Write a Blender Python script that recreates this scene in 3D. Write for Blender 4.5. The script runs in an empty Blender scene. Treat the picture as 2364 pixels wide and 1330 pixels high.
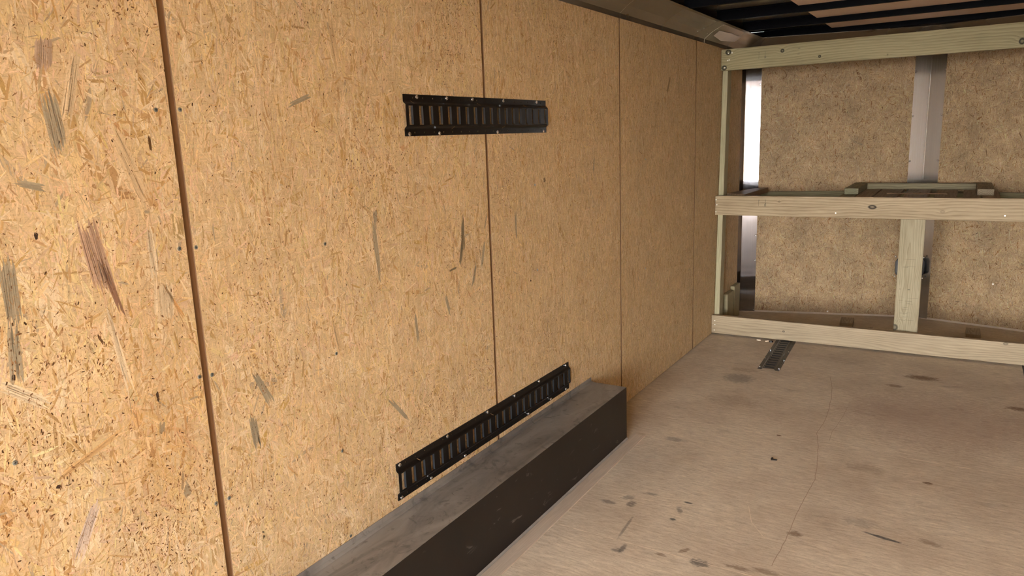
import bpy, bmesh, math, random
import numpy as np
from mathutils import Vector, Matrix
S = bpy.context.scene
COL = S.collection

# ---------------------------------------------------------------- camera
FPX = 1703.4156
YAW, PIT, ROL = 0.5531, -0.2007, -0.0364
CX, CZ = 1.491, 1.4401
cd = bpy.data.cameras.new('camera'); cam = bpy.data.objects.new('camera', cd); COL.objects.link(cam)
cd.sensor_fit = 'HORIZONTAL'; cd.sensor_width = 36.0; cd.lens = 36.0 * FPX / 2364.0
cd.clip_start = 0.02; cd.clip_end = 500
fwd = Vector((-math.sin(YAW)*math.cos(PIT), math.cos(YAW)*math.cos(PIT), math.sin(PIT)))
r0 = Vector((math.cos(YAW), math.sin(YAW), 0)); u0 = r0.cross(fwd)
rt = r0*math.cos(ROL) + u0*math.sin(ROL); up = -r0*math.sin(ROL) + u0*math.cos(ROL)
M = Matrix((rt, up, -fwd)).transposed().to_4x4(); M.translation = (CX, 0, CZ)
cam.matrix_world = M
S.camera = cam

# ---------------------------------------------------------------- light
S.view_settings.view_transform = 'Standard'; S.view_settings.look = 'None'
S.view_settings.gamma = 1.0; S.view_settings.use_curve_mapping = False
S.view_settings.exposure = 0.34
SKY = 10.0
w = bpy.data.worlds.new('sky'); S.world = w; w.use_nodes = True
nt = w.node_tree; nt.nodes.clear()
tc = nt.nodes.new('ShaderNodeTexCoord'); sx = nt.nodes.new('ShaderNodeSeparateXYZ')
cr = nt.nodes.new('ShaderNodeValToRGB'); bg = nt.nodes.new('ShaderNodeBackground'); wo = nt.nodes.new('ShaderNodeOutputWorld')
nt.links.new(tc.outputs['Generated'], sx.inputs[0]); nt.links.new(sx.outputs['Z'], cr.inputs[0])
cr.color_ramp.elements[0].position = 0.0; cr.color_ramp.elements[0].color = (1.0, .97, .93, 1)
cr.color_ramp.elements[1].position = .6; cr.color_ramp.elements[1].color = (.62, .76, 1.0, 1)
nt.links.new(cr.outputs[0], bg.inputs[0])
# extra sky brightness low behind the open rear, added to light the nose end
gl = nt.nodes.new('ShaderNodeMath'); gl.operation = 'MULTIPLY'; gl.inputs[1].default_value = -1.0; nt.links.new(sx.outputs['Y'], gl.inputs[0])
g2 = nt.nodes.new('ShaderNodeMath'); g2.operation = 'MAXIMUM'; g2.inputs[1].default_value = 0.0; nt.links.new(gl.outputs[0], g2.inputs[0])
g3 = nt.nodes.new('ShaderNodeMath'); g3.operation = 'POWER'; g3.inputs[1].default_value = 5.0; nt.links.new(g2.outputs[0], g3.inputs[0])
g4 = nt.nodes.new('ShaderNodeMath'); g4.operation = 'MULTIPLY_ADD'; g4.inputs[1].default_value = SKY*3.2; g4.inputs[2].default_value = SKY
nt.links.new(g3.outputs[0], g4.inputs[0]); nt.links.new(g4.outputs[0], bg.inputs[1])
nt.links.new(bg.outputs[0], wo.inputs[0])
sd = bpy.data.lights.new('sun', 'SUN'); sd.energy = 18.0; sd.angle = math.radians(3); sd.color = (1, .95, .87)
so = bpy.data.objects.new('sun', sd); COL.objects.link(so)
so.rotation_euler = (math.radians(30), 0, math.radians(8))   # high sun behind the open rear: it lights the ground and the first metre of floor

# dimensions (metres): x across from the left wall, y towards the nose, z up
W = 2.44; YR = -3.2; YC = 5.90; YA = 6.19; HW = 1.989
BT, LN, SK = 2.085, 2.125, 2.150
REAR_TOP = 2.0

# ---------------------------------------------------------------- node helpers
class NT:
    def __init__(s, name):
        s.m = bpy.data.materials.new(name); s.m.use_nodes = True; s.t = s.m.node_tree
        s.b = s.t.nodes['Principled BSDF']
    def n(s, typ, **kw):
        nd = s.t.nodes.new(typ)
        for k, v in kw.items(): setattr(nd, k, v)
        return nd
    def put(s, nd, sock, v):
        if isinstance(v, bpy.types.NodeSocket): s.t.links.new(v, nd.inputs[sock])
        else: nd.inputs[sock].default_value = v
    def math(s, op, a, b=0.0, c=0.0, clamp=False):
        nd = s.n('ShaderNodeMath', operation=op); nd.use_clamp = clamp
        s.put(nd, 0, a); s.put(nd, 1, b)
        if op in ('MULTIPLY_ADD', 'SMOOTH_MIN', 'COMPARE'): s.put(nd, 2, c)
        return nd.outputs[0]
    def ramp(s, v, lo, hi, a=0.0, b=1.0):
        nd = s.n('ShaderNodeMapRange'); nd.clamp = True
        for i, x in enumerate((v, lo, hi, a, b)): s.put(nd, i, x)
        return nd.outputs[0]
    def mix(s, f, a, b, mode='MIX'):
        nd = s.n('ShaderNodeMix', data_type='RGBA', blend_type=mode)
        s.put(nd, 0, f); s.put(nd, 6, a if not isinstance(a, tuple) else (*a, 1)); s.put(nd, 7, b if not isinstance(b, tuple) else (*b, 1))
        return nd.outputs[2]
    def scaled(s, v, sc, loc=(0, 0, 0)):
        nd = s.n('ShaderNodeMapping'); s.put(nd, 'Vector', v); nd.inputs['Scale'].default_value = sc; nd.inputs['Location'].default_value = loc
        return nd.outputs[0]
    def noise(s, v, scale, detail=3, rough=.55, dist=0.0):
        nd = s.n('ShaderNodeTexNoise'); s.put(nd, 'Vector', v); nd.inputs['Scale'].default_value = scale
        nd.inputs['Detail'].default_value = detail; nd.inputs['Roughness'].default_value = rough; nd.inputs['Distortion'].default_value = dist
        return nd.outputs['Fac']
    def obj(s):
        return s.n('ShaderNodeTexCoord').outputs['Object']
    def color(s, c): s.put(s.b, 'Base Color', c if not isinstance(c, tuple) else (*c, 1))
    def rough(s, r): s.put(s.b, 'Roughness', r)
    def metal(s, r): s.put(s.b, 'Metallic', r)
    def spec(s, r): s.put(s.b, 'Specular IOR Level', r)
    def bump(s, h, strength=.3, dist=.002):
        nd = s.n('ShaderNodeBump'); nd.inputs['Strength'].default_value = strength; nd.inputs['Distance'].default_value = dist
        s.put(nd, 'Height', h); s.put(s.b, 'Normal', nd.outputs[0])

def simple(name, c, rough=.5, metal=0.0, var=0.12, scale=20, spec=.5):
    k = NT(name); o = k.obj(); n = k.noise(o, scale, 4)
    k.color(k.mix(k.ramp(n, .3, .7), tuple(x*(1-var) for x in c), tuple(x*(1+var) for x in c)))
    k.rough(rough); k.metal(metal); k.spec(spec); return k.m

def osb_material(name, tint, mottle=.07):
    """colour comes from the strand it belongs to, fibres run along the strand's own UV"""
    k = NT(name)
    at = k.n('ShaderNodeAttribute'); at.attribute_name = 'strand_colour'
    uv = k.n('ShaderNodeUVMap'); uv.uv_map = 'fibre'
    f = k.noise(k.scaled(uv.outputs[0], (12, 260, 1)), 1.0, 3, .6)
    g = k.noise(k.scaled(uv.outputs[0], (60, 1100, 1), (7, 3, 0)), 1.0, 2)
    o = k.obj(); blot = k.noise(o, 5.5, 7, .68); fine = k.noise(o, 260, 3, .6)
    v = k.math('MULTIPLY', k.ramp(f, .30, .68, .84, 1.09), k.ramp(g, .3, .7, .93, 1.05))
    v = k.math('MULTIPLY', v, k.ramp(blot, .34, .66, 1-mottle, 1+mottle*.6))
    v = k.math('MULTIPLY', v, k.ramp(fine, .3, .75, .86, 1.07))
    cc = k.n('ShaderNodeVectorMath', operation='SCALE'); k.put(cc, 0, at.outputs['Color']); k.put(cc, 'Scale', v)
    k.color(k.mix(1.0, cc.outputs[0], tint, 'MULTIPLY')); k.rough(.62); k.spec(.25)
    k.bump(f, .25, .0006)
    return k.m

def wood_material(name, light, dark, knots=(), pith=(0.03, -0.09), freq=70, seed=0, grain=1.0, rough=.6):
    """lumber: growth rings round a pith that runs along local x; knots at (x, z, rx, rz, darkness)"""
    light = tuple(v*.72 for v in light); dark = tuple(v*.56 for v in dark)
    k = NT(name); o = k.obj()
    sp = k.n('ShaderNodeSeparateXYZ'); k.put(sp, 0, o)
    x, y, z = sp.outputs
    wob = k.noise(k.scaled(o, (1.3, 5, 5), (seed*3.1, seed*1.7, 0)), 1.0, 3, .5)
    wob2 = k.noise(k.scaled(o, (9, 50, 50), (seed, 0, seed)), 1.0, 2)
    dy = k.math('SUBTRACT', y, pith[0]); dz = k.math('SUBTRACT', z, pith[1])
    r = k.math('SQRT', k.math('ADD', k.math('MULTIPLY', dy, dy), k.math('MULTIPLY', dz, dz)))
    r = k.math('ADD', r, k.math('MULTIPLY', k.math('SUBTRACT', wob, .5), .085))
    r = k.math('ADD', r, k.math('MULTIPLY', wob2, .004))
    core = None
    for kx, kz, rx, rz, dk in knots:
        ax = k.math('DIVIDE', k.math('SUBTRACT', x, kx), rx); az = k.math('DIVIDE', k.math('SUBTRACT', z, kz), rz)
        d2 = k.math('ADD', k.math('MULTIPLY', ax, ax), k.math('MULTIPLY', az, az))
        d2 = k.math('ADD', d2, k.math('MULTIPLY', k.math('SUBTRACT', wob2, .5), .8))
        g = k.math('POWER', 2.718, k.math('MULTIPLY', d2, -.16))
        r = k.math('ADD', r, k.math('MULTIPLY', g, rz*1.3))
        c = k.math('MULTIPLY', k.math('MULTIPLY', k.ramp(d2, 1.7, .8), dk), k.ramp(d2, .0, .55, .45, 1))
        core = c if core is None else k.math('MAXIMUM', core, c)
    wv = k.math('FRACT', k.math('MULTIPLY', r, freq))
    ln = k.ramp(wv, .35, .95, 0, 1); ln = k.math('MULTIPLY', ln, k.ramp(wv, 1.0, .95))
    fib = k.noise(k.scaled(o, (7, 330, 330), (seed*2, 0, 0)), 1.0, 3, .65)
    blot = k.noise(k.scaled(o, (2.2, 9, 9), (0, seed, 2)), 1.0, 3)
    f = k.math('ADD', k.math('MULTIPLY', ln, .50*grain), k.math('MULTIPLY', k.ramp(fib, .38, .68), .42))
    f = k.math('ADD', f, k.ramp(blot, .42, .72, 0, .30), clamp=True)
    c = k.mix(f, light, dark)
    if core is not None: c = k.mix(core, c, tuple(v*.14 for v in dark))
    k.color(c); k.rough(rough); k.spec(.3); k.bump(fib, .25, .0008)
    return k.m

def metal_material(name, c, rough=.25, brush=(1, 1, 400), wave=0.0, metal=1.0, dirt=0.0):
    k = NT(name); o = k.obj()
    b = k.noise(k.scaled(o, brush), 1.0, 2)
    k.color(k.mix(k.ramp(b, .3, .7), tuple(x*.93 for x in c), tuple(min(1, x*1.05) for x in c)))
    k.metal(metal); k.rough(k.ramp(b, .3, .7, rough*.85, rough*1.15))
    if wave: k.bump(k.noise(o, 4.0, 2), wave, .02)
    return k.m

# ---------------------------------------------------------------- mesh helpers
class MB:
    def __init__(s): s.v = []; s.f = []; s.mi = []
    def add(s, vs, fs, mi=0):
        b = len(s.v); s.v += [tuple(p) for p in vs]; s.f += [tuple(b+i for i in f) for f in fs]; s.mi += [mi]*len(fs)
    def box(s, a, b, mi=0, mis=None):
        x0, y0, z0 = a; x1, y1, z1 = b
        vs = [(x0,y0,z0),(x1,y0,z0),(x1,y1,z0),(x0,y1,z0),(x0,y0,z1),(x1,y0,z1),(x1,y1,z1),(x0,y1,z1)]
        fs = [(0,3,2,1),(4,5,6,7),(0,1,5,4),(1,2,6,5),(2,3,7,6),(3,0,4,7)]
        s.add(vs, fs, mi)
        if mis: s.mi[-6:] = mis
    def prism(s, poly, z0, z1, mi=0):
        n = len(poly)
        s.add([(*p, z0) for p in poly] + [(*p, z1) for p in poly],
              [tuple(range(n-1, -1, -1)), tuple(range(n, 2*n))] + [(i, (i+1) % n, n+(i+1) % n, n+i) for i in range(n)], mi)
    def cyl(s, c, r, h, n=14, axis=2, mi=0, r2=None):
        r2 = r if r2 is None else r2; vs = []
        for rr, zz in ((r, 0), (r2, h)):
            for i in range(n):
                a = 2*math.pi*i/n; p = [rr*math.cos(a), rr*math.sin(a), zz]
                if axis == 0: p = [p[2], p[0], p[1]]
                if axis == 1: p = [p[0], p[2], p[1]]
                vs.append(tuple(c[j]+p[j] for j in range(3)))
        s.add(vs, [tuple(range(n-1, -1, -1)), tuple(range(n, 2*n))] + [(i, (i+1) % n, n+(i+1) % n, n+i) for i in range(n)], mi)
    def mesh(s, name, mats):
        me = bpy.data.meshes.new(name); me.from_pydata(s.v, [], s.f)
        for m in (mats if isinstance(mats, (list, tuple)) else [mats]): me.materials.append(m)
        me.polygons.foreach_set('material_index', s.mi)
        bm = bmesh.new(); bm.from_mesh(me); bmesh.ops.recalc_face_normals(bm, faces=bm.faces); bm.to_mesh(me); bm.free()
        return me
    def obj(s, name, mats, parent=None, loc=(0, 0, 0), bevel=0):
        o = bpy.data.objects.new(name, s.mesh(name, mats)); COL.objects.link(o); o.location = loc
        if parent: o.parent = parent
        if bevel:
            b = o.modifiers.new('bevel', 'BEVEL'); b.width = bevel; b.segments = 2; b.limit_method = 'ANGLE'
        return o

def tag(o, label=None, cat=None, group=None, kind=None):
    if label: o['label'] = label
    if cat: o['category'] = cat
    if group: o['group'] = group
    if kind: o['kind'] = kind
    return o

def empty(name, loc=(0, 0, 0)):
    o = bpy.data.objects.new(name, None); COL.objects.link(o); o.location = loc; o.empty_display_size = .05
    return o

def screw_mesh(name, r, mat, h=.0022):
    """pan head with a cross recess, axis +z"""
    m = MB(); m.cyl((0, 0, 0), r, h*.5, 16); m.cyl((0, 0, h*.5), r, h*.5, 16, r2=r*.6)
    e = r*.5
    m.box((-e, -r*.1, h), (e, r*.1, h*1.03), 1); m.box((-r*.1, -e, h), (r*.1, e, h*1.03), 1)
    return m.mesh(name, [mat, MT['recess']])

# ---------------------------------------------------------------- materials
MT = {}
MT['recess'] = simple('dark_recess', (.03, .03, .035), .5)
MT['osb_side'] = osb_material('strand_board_side', (1, 1, 1), .09)
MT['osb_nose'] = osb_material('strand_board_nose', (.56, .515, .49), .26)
MT['board_edge'] = simple('stained_board_edge', (.17, .09, .04), .8)
MT['backing'] = simple('brown_backing', (.20, .105, .045), .7, scale=6)
MT['black'] = simple('black_gloss_paint', (.010, .009, .009), .22, scale=40)
MT['black_bow'] = simple('black_roof_paint', (.003, .003, .004), .5, scale=40, spec=.03)
MT['track'] = simple('black_track_coat', (.006, .005, .0045), .3, var=.3, scale=60, spec=.25)
MT['bolt'] = metal_material('zinc_bolt', (.80, .82, .85), .22)
MT['zinc'] = metal_material('zinc_screw', (.42, .52, .58), .35)
MT['nail'] = simple('bright_nail', (.85, .83, .75), .3, metal=.6)
MT['strip'] = metal_material('brushed_steel', (.40, .40, .43), .07, (300, 300, 2), wave=.03)
MT['strip_mid'] = metal_material('brushed_steel_centre', (.62, .65, .68), .15, (300, 300, 2), wave=.05)
MT['cove'] = metal_material('mill_finish_trim', (.30, .26, .20), .28, (1, 1.5, 1), wave=.05, metal=.8)
MT['skin'] = metal_material('roof_skin', (.50, .47, .38), .22, (3, 200, 3), wave=1.0, metal=.7)
MT['liner'] = simple('tan_roof_liner', (.80, .61, .47), .6, var=.05, scale=3)
MT['bright_edge'] = metal_material('bright_edge', (.8, .78, .72), .3)
MT['glare'] = simple('pale_reflection', (.88, .80, .74), .45, var=.03)
MT['caulk'] = simple('grey_caulk', (.30, .28, .25), .6)
MT['outdoor'] = simple('pale_concrete', (.45, .43, .39), .9, scale=.6)
MT['ink'] = simple('stamp_ink', (.045, .045, .03), .8)
MT['ink_soft'] = simple('faded_ink', (.16, .14, .09), .8)
MT['pale'] = simple('pale_wood', (.78, .66, .50), .7)
MT['edge_pale'] = simple('pale_board_edge', (.50, .40, .30), .8)
PINE = ((.56, .47, .26), (.27, .21, .09)); GREEN = ((.42, .38, .20), (.20, .18, .075))

def floor_mat():
    k = NT('plywood_floor'); o = k.obj()
    sp = k.n('ShaderNodeSeparateXYZ'); k.put(sp, 0, o); x, y, z = sp.outputs
    warp = k.noise(k.scaled(o, (2.5, 6, 1)), 1.0, 3)
    yy = k.math('ADD', y, k.math('MULTIPLY', warp, .06))
    cb = k.n('ShaderNodeCombineXYZ'); k.put(cb, 0, k.math('MULTIPLY', x, 16)); k.put(cb, 1, k.math('MULTIPLY', yy, 90)); p = cb.outputs[0]
    g1 = k.noise(p, 1.0, 4, .65)
    cb2 = k.n('ShaderNodeCombineXYZ'); k.put(cb2, 0, k.math('MULTIPLY', x, 55)); k.put(cb2, 1, k.math('MULTIPLY', yy, 300)); g2 = k.noise(cb2.outputs[0], 1.0, 4, .7, .8)
    cl = k.noise(o, 2.3, 5, .6); cl2 = k.noise(k.scaled(o, (5, 11, 1), (3, 3, 0)), 1.0, 5, .65)
    c = k.mix(k.ramp(g1, .32, .70), (.53, .445, .335), (.78, .685, .53))
    c = k.mix(k.ramp(g2, .54, .72, 0, .55), c, (.26, .19, .125))
    c = k.mix(k.ramp(cl, .42, .68, 0, .42), c, (.30, .215, .15))
    c = k.mix(k.ramp(cl2, .60, .76, 0, .45), c, (.17, .13, .10))
    cb3 = k.n('ShaderNodeCombineXYZ'); k.put(cb3, 0, k.math('MULTIPLY', x, 110)); k.put(cb3, 1, k.math('MULTIPLY', yy, 420)); g3 = k.noise(cb3.outputs[0], 1.0, 2, .6, .6)
    c = k.mix(k.ramp(g3, .60, .72, 0, .5), c, (.25, .18, .12)); c = k.mix(k.ramp(g3, .38, .28, 0, .35), c, (.80, .70, .54))
    # worn stains with shapes of their own: x, y, rx, ry, turn, colour, strength
    edge = k.noise(k.scaled(o, (45, 120, 1)), 1.0, 5, .65)
    for bx, by, rx, ry, a, col, st in STAINS:
        ca, sa = math.cos(a), math.sin(a)
        dx = k.math('SUBTRACT', x, bx); dy = k.math('SUBTRACT', y, by)
        u = k.math('DIVIDE', k.math('ADD', k.math('MULTIPLY', dx, ca), k.math('MULTIPLY', dy, sa)), rx)
        v = k.math('DIVIDE', k.math('SUBTRACT', k.math('MULTIPLY', dy, ca), k.math('MULTIPLY', dx, sa)), ry)
        d = k.math('ADD', k.math('MULTIPLY', u, u), k.math('MULTIPLY', v, v))
        d = k.math('ADD', d, k.math('MULTIPLY', k.math('SUBTRACT', edge, .5), 3.4))
        c = k.mix(k.ramp(d, 1.0, .25, 0, st), c, col)
    k.color(c); k.rough(.85); k.spec(.12); k.bump(g1, .2, .0008)
    return k.m
BRN = (.15, .085, .045); GRY = (.10, .095, .09); RED = (.30, .19, .15); PAL = (.62, .50, .38)
STAINS = [(1.358, 4.674, .10, .05, 0, BRN, .75), (1.234, 4.464, .05, .03, 0, BRN, .6), (1.808, 4.34, .07, .035, 0, BRN, .75),
          (1.45, 4.0, .5, .45, 0, RED, .35), (.43, 4.23, .10, .10, 0, GRY, .45), (.42, 4.40, .10, .05, 0, BRN, .3), (.497, 3.85, .16, .10, 0, BRN, .25), (.391, 3.21, .06, .03, 0, GRY, .4),
          (1.057, 2.589, .030, .022, 0, BRN, .65), (1.33, 2.705, .075, .010, -.17, GRY, .95), (1.476, 2.743, .045, .02, -.3, BRN, .45), (1.25, 2.78, .07, .04, 0, GRY, .3),
          (.362, 2.50, .035, .018, 0, GRY, .6), (.451, 2.527, .02, .03, 0, GRY, .7), (.42, 2.57, .03, .02, .5, GRY, .5), (.49, 2.639, .035, .010, .2, GRY, .5), (.547, 2.21, .012, .035, 0, GRY, .7), (.53, 2.19, .02, .015, 0, GRY, .6), (.50, 2.35, .007, .10, .06, GRY, .5),
          (.634, 2.485, .014, .012, .4, GRY, .9), (.645, 2.637, .018, .008, 0, GRY, .9), (.635, 2.565, .012, .030, .5, GRY, .6), (.813, 2.248, .04, .025, 0, GRY, .75), (.678, 2.237, .025, .010, 0, BRN, .6), (.742, 2.30, .03, .012, 1, BRN, .6), (.936, 2.28, .05, .015, 0, BRN, .55), (1.02, 2.30, .05, .02, 0, BRN, .5),
          (.255, 3.10, .04, .03, .5, PAL, .8), (.381, 2.947, .04, .02, .3, PAL, .7), (.552, 3.057, .045, .02, 0, PAL, .6), (1.462, 3.439, .035, .012, 0, PAL, .8),
          (1.214, 3.27, .09, .05, 0, (.30, .23, .16), .5), (1.449, 3.238, .02, .012, 0, BRN, .85), (.819, 3.473, .015, .008, 0, BRN, .9), (.40, 2.9, .25, .30, 0, GRY, .13)]

def dusty_mat():
    k = NT('dusty_black_steel'); o = k.obj()
    n1 = k.noise(k.scaled(o, (10, 3, 5)), 1.0, 6, .62, 1.2); n2 = k.noise(o, 14, 5, .6, 2.0); n3 = k.noise(o, 330, 2)
    c = k.mix(k.ramp(n1, .32, .68), (.10, .092, .085), (.27, .25, .225))
    c = k.mix(k.ramp(n2, .56, .66, 0, .5), c, (.04, .036, .034))
    c = k.mix(k.ramp(n3, .80, .84, 0, .7), c, (.4, .38, .34))
    k.color(c); k.rough(k.ramp(n1, .3, .7, .34, .5)); k.spec(.5); return k.m
def side_black():
    k = NT('scuffed_black_steel'); o = k.obj()
    n1 = k.noise(k.scaled(o, (3, 3, 3)), 1.0, 4, .5); sc = k.noise(k.scaled(o, (60, 9, 26)), 1.0, 3, .6, 1.0); ms = k.noise(o, 3.2, 2)
    c = k.mix(k.ramp(n1, .3, .7), (.008, .006, .005), (.016, .012, .010))
    s = k.math('MULTIPLY', k.ramp(sc, .63, .70), k.ramp(ms, .50, .60))
    c = k.mix(k.math('MULTIPLY', s, .5), c, (.3, .27, .24))
    k.color(c); k.rough(.4); k.spec(.3); return k.m
MT['dusty'] = dusty_mat(); MT['side_black'] = side_black()

# ---------------------------------------------------------------- strand board panels
def strand_panel(name, w_, h_, thick, mat, seed, density, parent, special=(), scale=1.0, vertical=.55, big=1.0, specks=.42, con=1.0, rust=()):
    """board w_ (local x) by h_ (local y), face towards local +z; strands are cut into the face as fibre chips"""
    rng = np.random.default_rng(seed); A = w_*h_
    n = int(density*A); nb = int(density*A*.06*big); ns = int(density*specks*A); nf = int(density*1.1*A)
    def batch(n, lmin, lmax, wmin, wmax, va):
        L = np.exp(rng.uniform(np.log(lmin), np.log(lmax), n))*scale; Wd = np.exp(rng.uniform(np.log(wmin), np.log(wmax), n))*scale
        ang = np.where(rng.random(n) < va, np.pi/2+rng.normal(0, .28, n), rng.uniform(0, np.pi, n))
        return rng.uniform(0, w_, n), rng.uniform(0, h_, n), L, Wd, ang
    base = np.array((.75, .555, .315))
    def cols(n, sd=.06, pal=True):
        c = base[None, :]*(1+rng.normal(0, sd*con, n))[:, None]
        c[:, 2] *= 1+rng.normal(0, .07, n); c[:, 1] *= 1+rng.normal(0, .03, n)
        if pal:
            r = rng.random(n)
            c[r < .12] = np.array((.82, .66, .43))*(1+rng.normal(0, .03, (int((r < .12).sum()), 1)))
            m = (r > .12) & (r < .24); c[m] *= np.array((.80, .71, .58))**con
            m = (r > .985); c[m] = np.array((.48, .38, .25))
        return np.clip(c, .02, .85)
    B = []
    x, y, L, Wd, a = batch(nb, .05, .15, .010, .030, vertical); B.append((x, y, L, Wd, a, cols(nb, .05), .45))
    x, y, L, Wd, a = batch(n, .012, .07, .0016, .0075, vertical); B.append((x, y, L, Wd, a, cols(n, .08), .5))
    x, y, L, Wd, a = batch(nf, .004, .017, .0004, .0010, vertical*.8); cc = cols(nf, .08, False)*np.array((.60, .49, .36))**con; B.append((x, y, L, Wd, a, cc, .5))
    # dark bark specks, clustered
    cx_ = rng.uniform(0, w_, ns); cy_ = rng.uniform(0, h_, ns)
    ncl = max(3, int(9*A)); kx = rng.uniform(0, w_, ncl); ky = rng.uniform(0, h_, ncl); pick = rng.random(ns) < .55; ci = rng.integers(0, ncl, ns)
    cx_ = np.where(pick, kx[ci]+rng.normal(0, .06, ns), cx_); cy_ = np.where(pick, ky[ci]+rng.normal(0, .08, ns), cy_)
    L = np.exp(rng.uniform(np.log(.0014), np.log(.0085), ns))*scale; Wd = L*rng.uniform(.13, .5, ns); a = np.where(rng.random(ns) < .5, rng.uniform(0, np.pi, ns), rng.normal(1.3, .4, ns))
    sc_ = np.array((.20, .105, .045))[None, :]*rng.uniform(.35, 1.9, ns)[:, None]; B.append((cx_, cy_, L, Wd, a, np.clip(sc_, .01, .5), .3))
    if special:
        q = []
        for x_, y_, l_, w__, a_, c_ in special:       # a strand shows as a bundle of splinters
            k_ = max(2, int(w__/.0035)) if l_ > .02 else 1
            for j in range(k_):
                o_ = ((j+.5)/k_-.5)*w__; sh = rng.normal(0, .04)*l_ if k_ > 1 else 0; f_ = rng.uniform(.86, 1.12) if k_ > 1 else 1
                q.append((x_+sh*math.cos(a_)-o_*math.sin(a_), y_+sh*math.sin(a_)+o_*math.cos(a_), l_*(rng.uniform(.75, 1.0) if k_ > 1 else 1), w__/k_*1.6, a_+(rng.normal(0, .025) if k_ > 1 else 0), tuple(v*f_ for v in c_)))
        special = q
        sp = np.array([s[:5] for s in special], float); B.append((sp[:, 0], sp[:, 1], sp[:, 2], sp[:, 3], sp[:, 4], np.array([s[5] for s in special], float), .5))
    X = np.concatenate([b[0] for b in B]); Y = np.concatenate([b[1] for b in B]); L = np.concatenate([b[2] for b in B]); Wd = np.concatenate([b[3] for b in B])
    A_ = np.concatenate([b[4] for b in B]); C = np.concatenate([b[5] for b in B])
    N = len(X)
    for rx, ry, rr, st in rust:                       # orange-brown resin-stained patches of fine chips
        wgt = np.exp(-((X-rx)**2+((Y-ry)*.75)**2)/rr**2)*st*rng.uniform(.2, 1.3, N); C = C*(1-wgt[:, None]*np.array((.10, .20, .33))[None, :].repeat(N, 0))
    C = np.clip(C, .01, .9)
    lay = np.concatenate([np.full(len(B[0][0]), 0), np.full(len(B[1][0]), 1), np.full(len(B[2][0]), 2), np.full(len(B[3][0]), 3)] + ([np.full(len(special), 2.5)] if special else []))
    Z = (lay + rng.random(N)*.99)*.00012 + .00005
    if special: Z[lay == 2.5] = 2.5*.00012
    # irregular hexagon-ish chips
    ux = np.stack([-L/2, -L*rng.uniform(.2, .42, N), L*rng.uniform(.2, .42, N), L/2, L*rng.uniform(.15, .45, N), -L*rng.uniform(.15, .45, N)], 1)
    vy = np.stack([Wd*rng.uniform(-.4, .4, N), -Wd/2*rng.uniform(.7, 1, N), -Wd/2*rng.uniform(.7, 1, N), Wd*rng.uniform(-.4, .4, N), Wd/2*rng.uniform(.7, 1, N), Wd/2*rng.uniform(.7, 1, N)], 1)
    px = np.clip(X[:, None] + ux*np.cos(A_)[:, None] - vy*np.sin(A_)[:, None], .0005, w_-.0005)
    py = np.clip(Y[:, None] + ux*np.sin(A_)[:, None] + vy*np.cos(A_)[:, None], .0005, h_-.0005)
    P = np.stack([px, py, np.repeat(Z[:, None], 6, 1)], 2).reshape(-1, 3)
    bx = np.array([(0,0,-thick),(w_,0,-thick),(w_,h_,-thick),(0,h_,-thick),(0,0,0),(w_,0,0),(w_,h_,0),(0,h_,0)], float)
    bf = np.array([(0,3,2,1),(4,5,6,7),(0,1,5,4),(1,2,6,5),(2,3,7,6),(3,0,4,7)])
    co = np.concatenate([bx, P]); nv = len(co)
    loops = np.concatenate([bf.ravel(), 8+np.arange(N*6)]); ls = np.concatenate([np.arange(6)*4, 24+np.arange(N)*6])
    me = bpy.data.meshes.new(name); me.vertices.add(nv); me.vertices.foreach_set('co', co.ravel())
    me.loops.add(len(loops)); me.loops.foreach_set('vertex_index', loops.astype(np.int32))
    me.polygons.add(6+N); me.polygons.foreach_set('loop_start', ls.astype(np.int32))
    me.polygons.foreach_set('use_smooth', np.zeros(6+N, dtype=bool))
    me.update(calc_edges=True)
    uvl = me.uv_layers.new(name='fibre'); off = rng.uniform(0, 50, (N, 2))
    uv = np.concatenate([bx[bf.ravel()][:, :2], np.stack([ux+off[:, :1], vy+off[:, 1:]], 2).reshape(-1, 2)]); uvl.data.foreach_set('uv', uv.ravel().astype(np.float32))
    ca = me.color_attributes.new('strand_colour', 'FLOAT_COLOR', 'POINT')
    cc = np.ones((nv, 4)); cc[:8, :3] = base*.92; cc[8:, :3] = np.repeat(C, 6, 0); ca.data.foreach_set('color', cc.ravel().astype(np.float32))
    me.materials.append(mat); me.materials.append(MT['board_edge']); mi = np.zeros(6+N, np.int32); mi[2:6] = 1; me.polygons.foreach_set('material_index', mi); me.validate(); me.shade_flat()
    o = bpy.data.objects.new(name, me); COL.objects.link(o)
    if parent: o.parent = parent
    return o

LEFT = Matrix(((0, 0, 1, 0), (1, 0, 0, 0), (0, 1, 0, 0), (0, 0, 0, 1)))   # local x->+Y, y->Z, z->+X

# ================================================================ structure
# outdoor ground
m = MB(); m.box((-20, -45, -.9), (22, 1.0, -.7)); tag(m.obj('ground', MT['outdoor']), kind='structure')
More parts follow.
